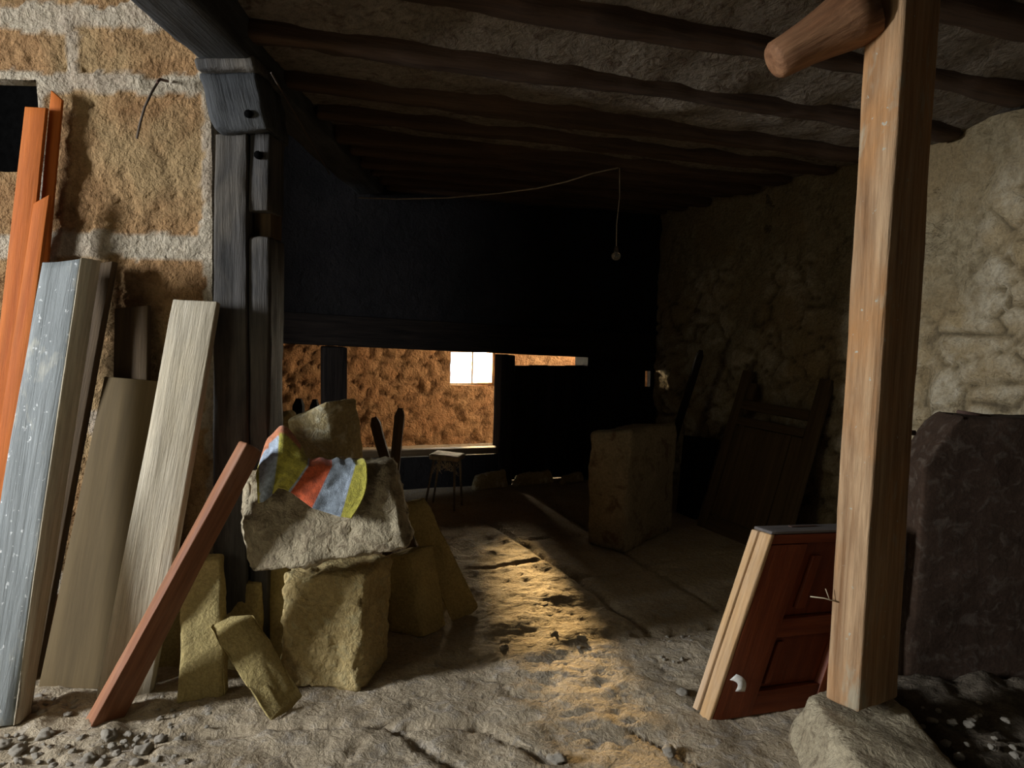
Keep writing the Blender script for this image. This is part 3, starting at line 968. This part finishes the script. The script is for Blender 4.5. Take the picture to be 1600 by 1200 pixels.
# ---- stool ------------------------------------------------------------------------------
sg = G(697, 792)
st = empty('stool', sg); tag(st, 'small pale stool with dark thin legs below the wide opening', 'stool')
sw, sd, sh = 0.235, 0.19, 0.43
rx = V((math.cos(R(-14)), math.sin(R(-14)), 0)); ry = V((-rx.y, rx.x, 0))
def spt(a, b, z): return sg + rx * a + ry * b + V((0, 0, z))
F = [spt(-sw / 2, -sd / 2, sh), spt(sw / 2, -sd / 2, sh - 0.01), spt(sw / 2, -sd / 2, sh - 0.05), spt(-sw / 2, -sd / 2, sh - 0.045)]
block_px('seat', F, ry * sd, M['stool'], st, r=0.012, res=0.02, amp=0.003)
for a, b in ((-1, -1), (1, -1), (1, 1), (-1, 1)):
    tube('leg', [spt(a * sw * 0.36, b * sd * 0.34, sh - 0.045), spt(a * sw * 0.42 - (0.045 if a < 0 else 0), b * sd * 0.5, 0.0)], [0.010, 0.008], M['stool_leg'], st, n=8)
bm = bmesh.new()
rs = random.Random(3)
for k in range(34):
    p = spt(rs.uniform(-0.09, 0.09), rs.uniform(-0.09, 0.02), sh - 0.055)
    pts = [p]
    for q in range(4):
        p = p + V((rs.uniform(-0.03, 0.03), rs.uniform(-0.02, 0.015), -rs.uniform(0.0, 0.035))); pts.append(p)
    tube_bm(bm, pts, 0.0018, 5)
o = bm_obj('straw', bm, M['straw'], st); o['kind'] = 'stuff'; o['label'] = 'wisps of dry straw hanging under the seat'

# ---- grey block in the middle -------------------------------------------------------------
c0, cl, cr = G(976, 866), G(915, 851), G(1051, 830)
def up(p, z): return V((p.x, p.y, z))
ctr = cl + (cr - c0)
stone('stone_block.005', [up(cl, 0.765), up(c0, 0.81), up(c0, 0), up(cl, 0)],
      [up(cr - c0, -0.015), up(cr - c0, -0.02), up(cr - c0, 0), up(cr - c0, 0)], M['stone_block'],
      'tall grey brown stone block standing alone on the flagstones', seed=15, amp=0.012, amp2=0.004, r=0.03, res=0.03)

# ---- dark door frame leaning on the right wall ----------------------------------------------
BL = V((1.40, 5.35, 0)); TL = P(1161, 578, 5.62); TR = P(1300, 585, 4.86); BR = BL + (TR - TL); BR.z = 0
fr = empty('door_frame_leaf', (BL + BR) / 2)
fr.name = 'old_door'
tag(fr, 'dark framed old door with open top leaning on the right wall', 'door')
du = (BR - BL); dl = du.length; du.normalize()
dv = (TL - BL); hl = dv.length; dv.normalize()
dn = du.cross(dv).normalized()
if dn.x < 0: dn = -dn
def dp(a, b, c=0.0): return BL + du * a + dv * b + dn * c
def dpiece(nm, a0, a1, b0, b1, th, c=0.0, mat='dark_board', horiz=False):
    if horiz: F = [dp(a1, b0, c), dp(a1, b1, c), dp(a0, b1, c), dp(a0, b0, c)]
    else: F = [dp(a0, b1, c), dp(a1, b1, c), dp(a1, b0, c), dp(a0, b0, c)]
    return block_px(nm, F, dn * th, M[mat], fr, r=0.004, res=0.05, amp=0.002, stretch=0.2)
dpiece('stile', 0.0, 0.09, 0.0, hl, 0.04)
dpiece('stile', dl - 0.10, dl, 0.0, hl, 0.04)
dpiece('rail', 0.093, dl - 0.103, hl - 0.30, hl - 0.23, 0.035, 0.0, horiz=True)
dpiece('rail', 0.093, dl - 0.103, hl - 0.42, hl - 0.36, 0.035, 0.0, horiz=True)
dpiece('rail', 0.093, dl - 0.103, 0.0, 0.11, 0.035, 0.0, horiz=True)
dpiece('panel', 0.093, dl - 0.103, 0.114, hl - 0.424, 0.015, 0.015)
dpiece('upright', 0.10, 0.17, hl - 0.226, hl - 0.09, 0.02, 0.012)
dpiece('upright', dl * 0.68, dl * 0.76, 0.114, hl - 0.424, 0.012, 0.0)
plank('dark_board.002', [P(1068, 680, 6.0), P(1122, 686, 5.75), P(1086, 812, 5.50), P(1056, 806, 5.70)], 0.03, M['soot_wood'],
      'black board leaning between the grey block and the old door', res=0.06)

# ---- right hand post on its stone -------------------------------------------------------------
zb = 0.21
C = G(1341, 1117, zb); Lc = C + V((-0.068, 0.105, 0)); Rc = C + V((0.192, 0.124, 0)); Bc = Lc + (Rc - C)
Ct = P(1413, 0, C.y + 0.01); sh_ = V(((Ct.x - C.x), (Ct.y - C.y), 0)) * ((2.74 - zb) / (Ct.z - zb))
def topc(p): return V((p.x + sh_.x, p.y + sh_.y, 2.74))
PR = empty('wooden_post', C + (Rc - Lc) * 0.3); PR.location.z = zb
tag(PR, 'squared bare wooden post on a stone block at right', 'post')
block('shaft', [topc(Lc), topc(C), C, Lc], [topc(Bc), topc(Rc), Rc, Bc], M['post_wood'], PR, r=0.010, res=0.03, amp=0.007, freq=3, amp2=0.005, freq2=14, stretch=0.12, chip=0.007)
q = P(1424, 676, C.y + 0.16)
tube('nail', [q + V((-0.06, 0.01, 0)), q + V((0.012, -0.004, 0))], 0.009, M['iron'], PR, n=8)
# round branch stub pegged to the post
e1 = P(1206, 100, 2.46); e0 = P(1348, 18, 2.46)
pts = [lerp(e1, e0, t) for t in (0, 0.02, 0.06, 0.2, 0.4, 0.6, 0.8, 1.0)]
rad = [0.035, 0.052, 0.060, 0.064, 0.070, 0.080, 0.095, 0.105]
o = tube('brace', pts, rad, M['log'], PR, n=20, amp=0.006, freq=6)
o['label'] = 'thick rounded log running up to the top of the post'

# base stone
bt = [G(1259, 1082, 0.19), V((1.42, 2.70, 0.18)), V((1.40, 1.95, 0.17)), G(1350, 1203, 0.19)]
bb = [G(1222, 1138, 0.0) + V((0, -0.03, -0.01)), V((1.44, 2.70, -0.01)), V((1.42, 1.90, -0.01)), V((0.93, 1.95, -0.01))]
F = bt
D = [bb[i] - bt[i] for i in range(4)]
o = block_px('base_stone', F, D, M['stone_grey'], r=0.02, res=0.022, amp=0.012, amp2=0.006, freq=5, chip=0.014, seed=21)
tag(o, 'rough footing stone under the wooden post', 'stone')

# ---- big dark slab at right edge ------------------------------------------------------------
def dark_slab():
    Y0, T = 2.90, 0.19
    L0, T0 = P(1416, 1088, Y0), P(1520, 653, Y0)
    x1 = P(1600, 800, Y0).x + 0.5
    F = [V((L0.x, Y0, T0.z)), V((x1, Y0, T0.z)), V((x1, Y0, 0)), V((L0.x, Y0, 0))]
    prof = [P(*q, Y0) for q in ((1416, 1088), (1421, 768), (1440, 735), (1472, 684), (1487, 666), (1522, 640))]
    bm, ez = hexa_bm(F, [p + V((0.02, T, 0)) for p in F], r=0.015, res=0.022, amp=0.007, freq=4, amp2=0.003, freq2=22, chip=0.01, seed=31)
    for v in bm.verts:
        lim = L0.x
        for a, b in zip(prof, prof[1:]):
            if a.z <= v.co.z <= b.z: lim = a.x + (b.x - a.x) * (v.co.z - a.z) / (b.z - a.z)
        if v.co.z > prof[-1].z: lim = prof[-1].x
        if v.co.x < lim + 0.02: v.co.x = lim + 0.02 * max(0, min(1, (v.co.x - L0.x) / 0.02)) * 0.3 + 0.004 * fbm(v.co, 9, 2)
    bmesh.ops.remove_doubles(bm, verts=bm.verts, dist=0.0015)
    o = bm_obj('leaning_slab', bm, M['stone_dark'], None, frame_of(V((L0.x, Y0, 0)), ez, V((1, 0, 0))), smooth=True)
    tag(o, 'large dark brown slab with slanted corner behind the wooden post', 'slab')
dark_slab()
a = P(1496, 643, 2.97); b = P(1546, 651, 2.97)
tag(tube('iron_bar', [a, lerp(a, b, 0.5), b], 0.007, M['iron'], None, n=8), 'short rusty iron bar lying on top of the dark slab', 'bar')

# ---- red brown door leaf leaning on the post ---------------------------------------------------
TLp, TRp = P(1206, 832, 2.72), P(1388, 826, 2.88)
BLp, BRp = G(1106, 1128), G(1296, 1102)
dn = (TRp - TLp).cross(BLp - TLp).normalized()
if dn.y < 0: dn = -dn
back = V((-0.045, 0.075, 0.0))
dr = empty('red_door', (BLp + BRp) / 2)
tag(dr, 'short red brown panelled door leaf leaning against the wooden post', 'door')
def rp(u, v, c=0.0):
    p = (BLp * (1 - u) + BRp * u) * (1 - v) + (TLp * (1 - u) + TRp * u) * v
    return p + back.normalized() * c
def rpiece(nm, u0, u1, v0, v1, c0, c1, mat, horiz=False, **kw):
    if horiz: F = [rp(u1, v0, c0), rp(u1, v1, c0), rp(u0, v1, c0), rp(u0, v0, c0)]
    else: F = [rp(u0, v1, c0), rp(u1, v1, c0), rp(u1, v0, c0), rp(u0, v0, c0)]
    a = dict(r=0.003, res=0.03, amp=0.0015, stretch=0.2); a.update(kw)
    return block_px(nm, F, back.normalized() * (c1 - c0), M[mat], dr, **a)
rpiece('edge_strip', 0.0, 0.03, 0.0, 0.985, 0.0, 0.052, 'door_edge', amp=0.003, chip=0.005)
rpiece('stile', 0.033, 0.34, 0.0, 0.93, 0.0, 0.045, 'door_red')
rpiece('rail', 0.033, 1.0, 0.935, 0.985, 0.0, 0.05, 'door_red', True)
rpiece('rail', 0.343, 0.86, 0.0, 0.13, 0.004, 0.045, 'door_red', True)
rpiece('rail', 0.343, 0.86, 0.42, 0.52, 0.004, 0.045, 'door_red', True)
rpiece('panel', 0.343, 0.86, 0.135, 0.415, 0.028, 0.04, 'door_red')
rpiece('panel', 0.343, 0.86, 0.525, 0.93, 0.028, 0.04, 'door_red')
rpiece('stile', 0.863, 1.0, 0.0, 0.93, 0.0, 0.045, 'door_red')
rpiece('moulding', 0.44, 0.51, 0.57, 0.86, 0.008, 0.026, 'door_red')
rpiece('moulding', 0.39, 0.44, 0.16, 0.39, 0.012, 0.026, 'door_red')
rpiece('top_edge', -0.0, 1.0, 0.988, 1.005, 0.0, 0.085, 'door_top', True, r=0.003)
top_piece = [c for c in bpy.data.objects if c.name.startswith('top_edge')][-1]
lp = rpiece('latch_plate', 0.24, 0.46, 1.006, 1.011, 0.045, 0.062, 'iron', True, r=0.001)
rpiece('rear_board', -0.01, 0.98, 0.02, 0.985, 0.058, 0.085, 'door_edge', amp=0.003)
# curl of white tape on the stile
bm = bmesh.new()
pv = None
for i in range(9):
    t = i / 8
    p = rp(0.07 + 0.10 * t, 0.235 - 0.085 * t * t, -0.006 - 0.03 * math.sin(t * math.pi) * 0.6)
    a_ = p + V((0.012, 0, 0.012)) * (1 - t) + V((0.018, 0, 0.0)) * t; b_ = p - V((0.012, 0, 0.012)) * (1 - t) - V((0.018, 0, 0.0)) * t
    cu = (bm.verts.new(a_), bm.verts.new(b_))
    if pv: bm.faces.new((pv[0], pv[1], cu[1], cu[0]))
    pv = cu
o = bm_obj('tape', bm, M['paper'], dr); o['label'] = 'curled strip of white tape'
so = o.modifiers.new('t', 'SOLIDIFY'); so.thickness = 0.001
# dry twig caught on post beside the door
q0 = P(1266, 932, C.y + 0.10); q1 = P(1310, 941, C.y + 0.08)
bm = bmesh.new()
tube_bm(bm, [q0, lerp(q0, q1, 0.5) + V((0, 0, 0.004)), q1], 0.0022, 5)
tube_bm(bm, [lerp(q0, q1, 0.7), P(1290, 920, C.y + 0.09)], 0.0018, 5)
bm_obj('splinter', bm, M['straw'], PR)['label'] = 'pale dry splinter sticking out to the left'
# thin board under the door
o = block_px('floor_board', [G(1120, 1122, 0.02), G(1230, 1112, 0.02), G(1236, 1132, 0.018), G(1130, 1140, 0.018)], V((0, 0, -0.018)), M['dark_board'], r=0.003, res=0.03, amp=0.002)
bpy.data.objects.remove(o, do_unlink=True)

# ---- bulb, cables, hooks -----------------------------------------------------------------------------
Yb = 4.82
top = P(968, 262, Yb); bot = P(963, 388, Yb)
lb = empty('bulb_pendant', bot); tag(lb, 'bare light bulb hanging from ceiling on a thin cord', 'lamp')
tube('cord', [top, lerp(top, bot, 0.35) + V((0.008, 0, 0)), lerp(top, bot, 0.7) + V((-0.004, 0, 0)), bot], 0.003, M['cable'], lb, n=6)
tube('socket', [bot + V((0, 0, 0.012)), bot + V((0, 0, -0.022))], [0.012, 0.015], M['twig'], lb, n=12)
bm = bmesh.new()
bmesh.ops.create_uvsphere(bm, u_segments=20, v_segments=14, radius=0.030)
for v in bm.verts:
    if v.co.z > 0: v.co.x *= 1 - 0.45 * (v.co.z / 0.030) ** 2; v.co.y *= 1 - 0.45 * (v.co.z / 0.030) ** 2
    v.co += bot + V((0, 0, -0.048))
gm, t, b = nt('bulb_glass')
b.inputs['Base Color'].default_value = (0.9, 0.88, 0.82, 1); b.inputs['Transmission Weight'].default_value = 0.9; b.inputs['Roughness'].default_value = 0.08
bm_obj('bulb', bm, gm, lb)
def wire(name, pix, Y, rad, mat, label, cat):
    pts = [P(x, y, yy) for x, y, yy in pix] if Y is None else [P(x, y, Y) for x, y in pix]
    o = tube(name, pts, rad, M[mat], None, n=6)
    tag(o, label, cat); return o
wire('cable', [(966, 262, 4.8), (925, 271, 4.78), (885, 284, 4.75), (840, 294, 4.72), (780, 302, 4.7), (700, 309, 4.7), (620, 311, 4.7), (560, 309, 4.72)], None, 0.0045, 'cable',
     'pale slack cable strung under the joists from bulb to beam', 'cable')
wire('cable.001', [(424, 114, 2.85), (450, 160, 3.2), (482, 214, 3.7), (515, 272, 4.4)], None, 0.004, 'cable',
     'thin straight wire along the side of the black beam', 'cable')
bpy.data.objects['cable.001'].data.materials[0] = M['twig']
wire('hanging_wire', [(247, 128, 3.03), (238, 142, 3.0), (226, 168, 2.99), (219, 192, 3.02), (214, 216, 3.06)], None, 0.005, 'twig',
     'bent dark wire hanging from the stone wall near the bracket', 'wire')
a = P(262, 127, 3.10)
tag(tube('wall_nail', [a, P(250, 124, 3.0), P(246, 128, 2.97)], 0.006, M['iron'], None, n=7), 'rusty nail in the mortar above the big stone', 'nail')

# ---- rubble -----------------------------------------------------------------------------------------
def pebble_mesh(seed):
    bm = bmesh.new()
    bmesh.ops.create_icosphere(bm, subdivisions=3, radius=1.0)
    for v in bm.verts:
        n = v.co.normalized()
        v.co = n * (1 + 0.5 * fbm(n, 1.3, 2, seed) + 0.16 * fbm(n, 4, 2, seed))
        v.co.z *= 0.65
    me = bpy.data.meshes.new('pebble'); bm.to_mesh(me); bm.free()
    me.materials.append(M['pebble'])
    for p in me.polygons: p.use_smooth = True
    return me
PM = [pebble_mesh(k * 2.3) for k in range(6)]
cnt = [0]
def pebble(p, r, label, group=None):
    o = bpy.data.objects.new('pebble', PM[cnt[0] % 6]); cnt[0] += 1
    COL.objects.link(o)
    o.scale = (r, r * random.uniform(0.7, 1.1), r * random.uniform(0.75, 1.0))
    o.rotation_euler = (0, 0, random.uniform(0, 6.28))
    o.location = (p.x, p.y, p.z + r * 0.22)
    tag(o, label, 'pebble', group)
    return o
taken = []
def scatter(n, box, rr, label, group, z=0.0):
    k = tries = 0
    while k < n and tries < 2000:
        tries += 1
        px, py = random.uniform(box[0], box[2]), random.uniform(box[1], box[3])
        p = G(px, py, z); r = random.uniform(*rr)
        if any((p - q).length < (r + s) * 1.25 for q, s in taken): continue
        taken.append((p, r)); pebble(p, r, label, group); k += 1
scatter(16, (40, 1090, 120, 1118), (0.010, 0.022), 'pale pebble in the heap at the foot of the grey plank and panel', 'pebbles at the foot of the boards')
scatter(60, (0, 1148, 290, 1198), (0.007, 0.030), 'grey pebble in the rubble at the bottom left', 'rubble pebbles at bottom left')
scatter(12, (215, 1105, 330, 1140), (0.006, 0.014), 'small pebble between the timber foot and upright slab', 'pebbles by the timber foot')
scatter(12, (1030, 990, 1085, 1040), (0.006, 0.014), 'small pale pebble on the floor left of the red door', 'pebbles left of the red door')
scatter(20, (1440, 1098, 1595, 1185), (0.006, 0.018), 'pale pebble in the rubble before the dark slab', 'rubble pebbles before the dark slab', 0.125)
for (x, y, r, l) in ((787, 1013, 0.020, 'lone upright pebble on the sunlit floor, left of three'), (866, 992, 0.024, 'dark pebble in middle of the sunlit floor'),
                     (908, 998, 0.022, 'dark pebble at the right of the sunlit floor'), (905, 1012, 0.011, 'tiny pebble just below the right floor pebble'),
                     (1066, 1085, 0.030, 'pale pebble touching the foot of the red door'), (1045, 1176, 0.026, 'round pebble at bottom edge left of the footing stone'),
                     (872, 1188, 0.030, 'round stone at the very bottom of the picture')):
    pebble(G(x, y), r, l)
# dirt ledge at right foreground
bm = bmesh.new()
lx = np.linspace(1.47, 2.62, 60); ly = np.linspace(2.0, 2.88, 50)
vv = {}
for i, x in enumerate(lx):
    for j, y in enumerate(ly):
        e = min(1, (x - 1.47) / 0.06 + 0.4, (2.9 - y) / 0.05 + 0.3, (y - 1.95) / 0.2)
        vv[i, j] = bm.verts.new((x, y, 0.02 + 0.085 * e + 0.035 * fbm((x, y, 0), 7, 4)))
for i in range(59):
    for j in range(49): bm.faces.new((vv[i, j], vv[i + 1, j], vv[i + 1, j + 1], vv[i, j + 1]))
o = bm_obj('rubble_heap', bm, M['earth']); tag(o, 'low heap of earth and rubble in the right corner', 'rubble', kind='stuff')

# loose stones at the foot of the back wall
for k, (a0, a1, y0, y1, l) in enumerate(((738, 796, 738, 768, 'pale lump at foot of back wall under thin black post'), (802, 868, 730, 762, 'widest pale stone lump at the foot of the black door'),
                              (876, 916, 738, 758, 'small pale lump at the foot of back wall beside the grey block'))):
    p0 = G(a0, y1); p1 = G(a1, y1 - (a1 - a0) * 0.1); h = 0.16 - 0.03 * k
    F = [p0 + V((0.03, 0, h * 0.8)), p1 + V((-0.04, 0, h)), p1, p0]
    stone('rubble_stone' if k == 0 else 'rubble_stone.%03d' % k, F, VD * 0.07, M['stone_pale'], l, seed=40 + k, r=0.03, res=0.03)

# ================================================================== LIGHT
def area(name, loc, target, sx, sy, power, color, spread=180):
    l = bpy.data.lights.new(name, 'AREA')
    l.shape = 'RECTANGLE'; l.size = sx; l.size_y = sy; l.energy = power; l.color = color; l.spread = R(spread)
    o = bpy.data.objects.new(name, l); COL.objects.link(o)
    o.location = loc
    o.rotation_euler = (V(target) - V(loc)).to_track_quat('-Z', 'Y').to_euler()
    return o
# daylight through the entrance on the left
area('entrance_daylight', (-6.0, 0.5, 2.05), (0, 3.2, 1.0), 0.7, 1.6, 480, (0.93, 0.96, 1.0))
# sky seen through the small far window
wc = FO + UD * ((wa + wb) / 2 + 0.16) + V((0, 0, (wzb + wzt) / 2 - 0.02)) + VD * 0.46
area('window_daylight', wc, wc - VD * 3 + V((0.5, 0, -0.5)), 0.9, 0.7, 380, (1.0, 0.84, 0.60))
# added lamp for the far wall, out of view at the room's right end
area('far_room_fill', FO + UD * 2.7 - VD * 0.95 + V((0, 0, 1.5)), FO + UD * -1.2 + V((0, 0, 0.7)), 0.7, 0.9, 75, (1.0, 0.78, 0.54), 120)
area('heap_fill', (-3.2, -0.4, 1.7), (-0.7, 3.2, 0.5), 1.2, 1.4, 15, (1.0, 0.90, 0.64))  # added fill lamp with no real source, brightens the stone heap
# low sun shining in through the small far window
wcen = FO + UD * (wa + wb) / 2 + V((0, 0, (wzb + wzt) / 2))
SUN_D = (V((0.33, 3.95, 0.03)) - wcen).normalized()
sl = bpy.data.lights.new('low_sun', 'SUN'); sl.energy = 28; sl.color = (1.0, 0.68, 0.30); sl.angle = R(5.0)
so = bpy.data.objects.new('low_sun', sl); COL.objects.link(so)
so.rotation_euler = SUN_D.to_track_quat('-Z', 'Y').to_euler(); so.location = wcen - SUN_D * 8
# sky: hazy glare around the low sun, dim elsewhere
w = bpy.data.worlds.new('world'); SC.world = w; w.use_nodes = True
t = w.node_tree
bg = t.nodes['Background']
tc = t.nodes.new('ShaderNodeTexCoord')
dt = t.nodes.new('ShaderNodeVectorMath'); dt.operation = 'DOT_PRODUCT'
t.links.new(tc.outputs['Generated'], dt.inputs[0]); dt.inputs[1].default_value = tuple(-SUN_D)
mr = t.nodes.new('ShaderNodeMapRange')
mr.inputs['From Min'].default_value = 0.80; mr.inputs['From Max'].default_value = 0.97
mr.inputs['To Min'].default_value = 0.012; mr.inputs['To Max'].default_value = 7.0
t.links.new(dt.outputs['Value'], mr.inputs['Value'])
t.links.new(mr.outputs[0], bg.inputs[1])
bg.inputs[0].default_value = (0.95, 0.96, 1.0, 1)

vs = SC.view_settings
vs.view_transform = 'Standard'; vs.look = 'None'; vs.exposure = 0.0; vs.gamma = 1.0; vs.use_curve_mapping = False
SC.display_settings.display_device = 'sRGB'
SC.cycles.use_denoising = True
SC.cycles.max_bounces = 8
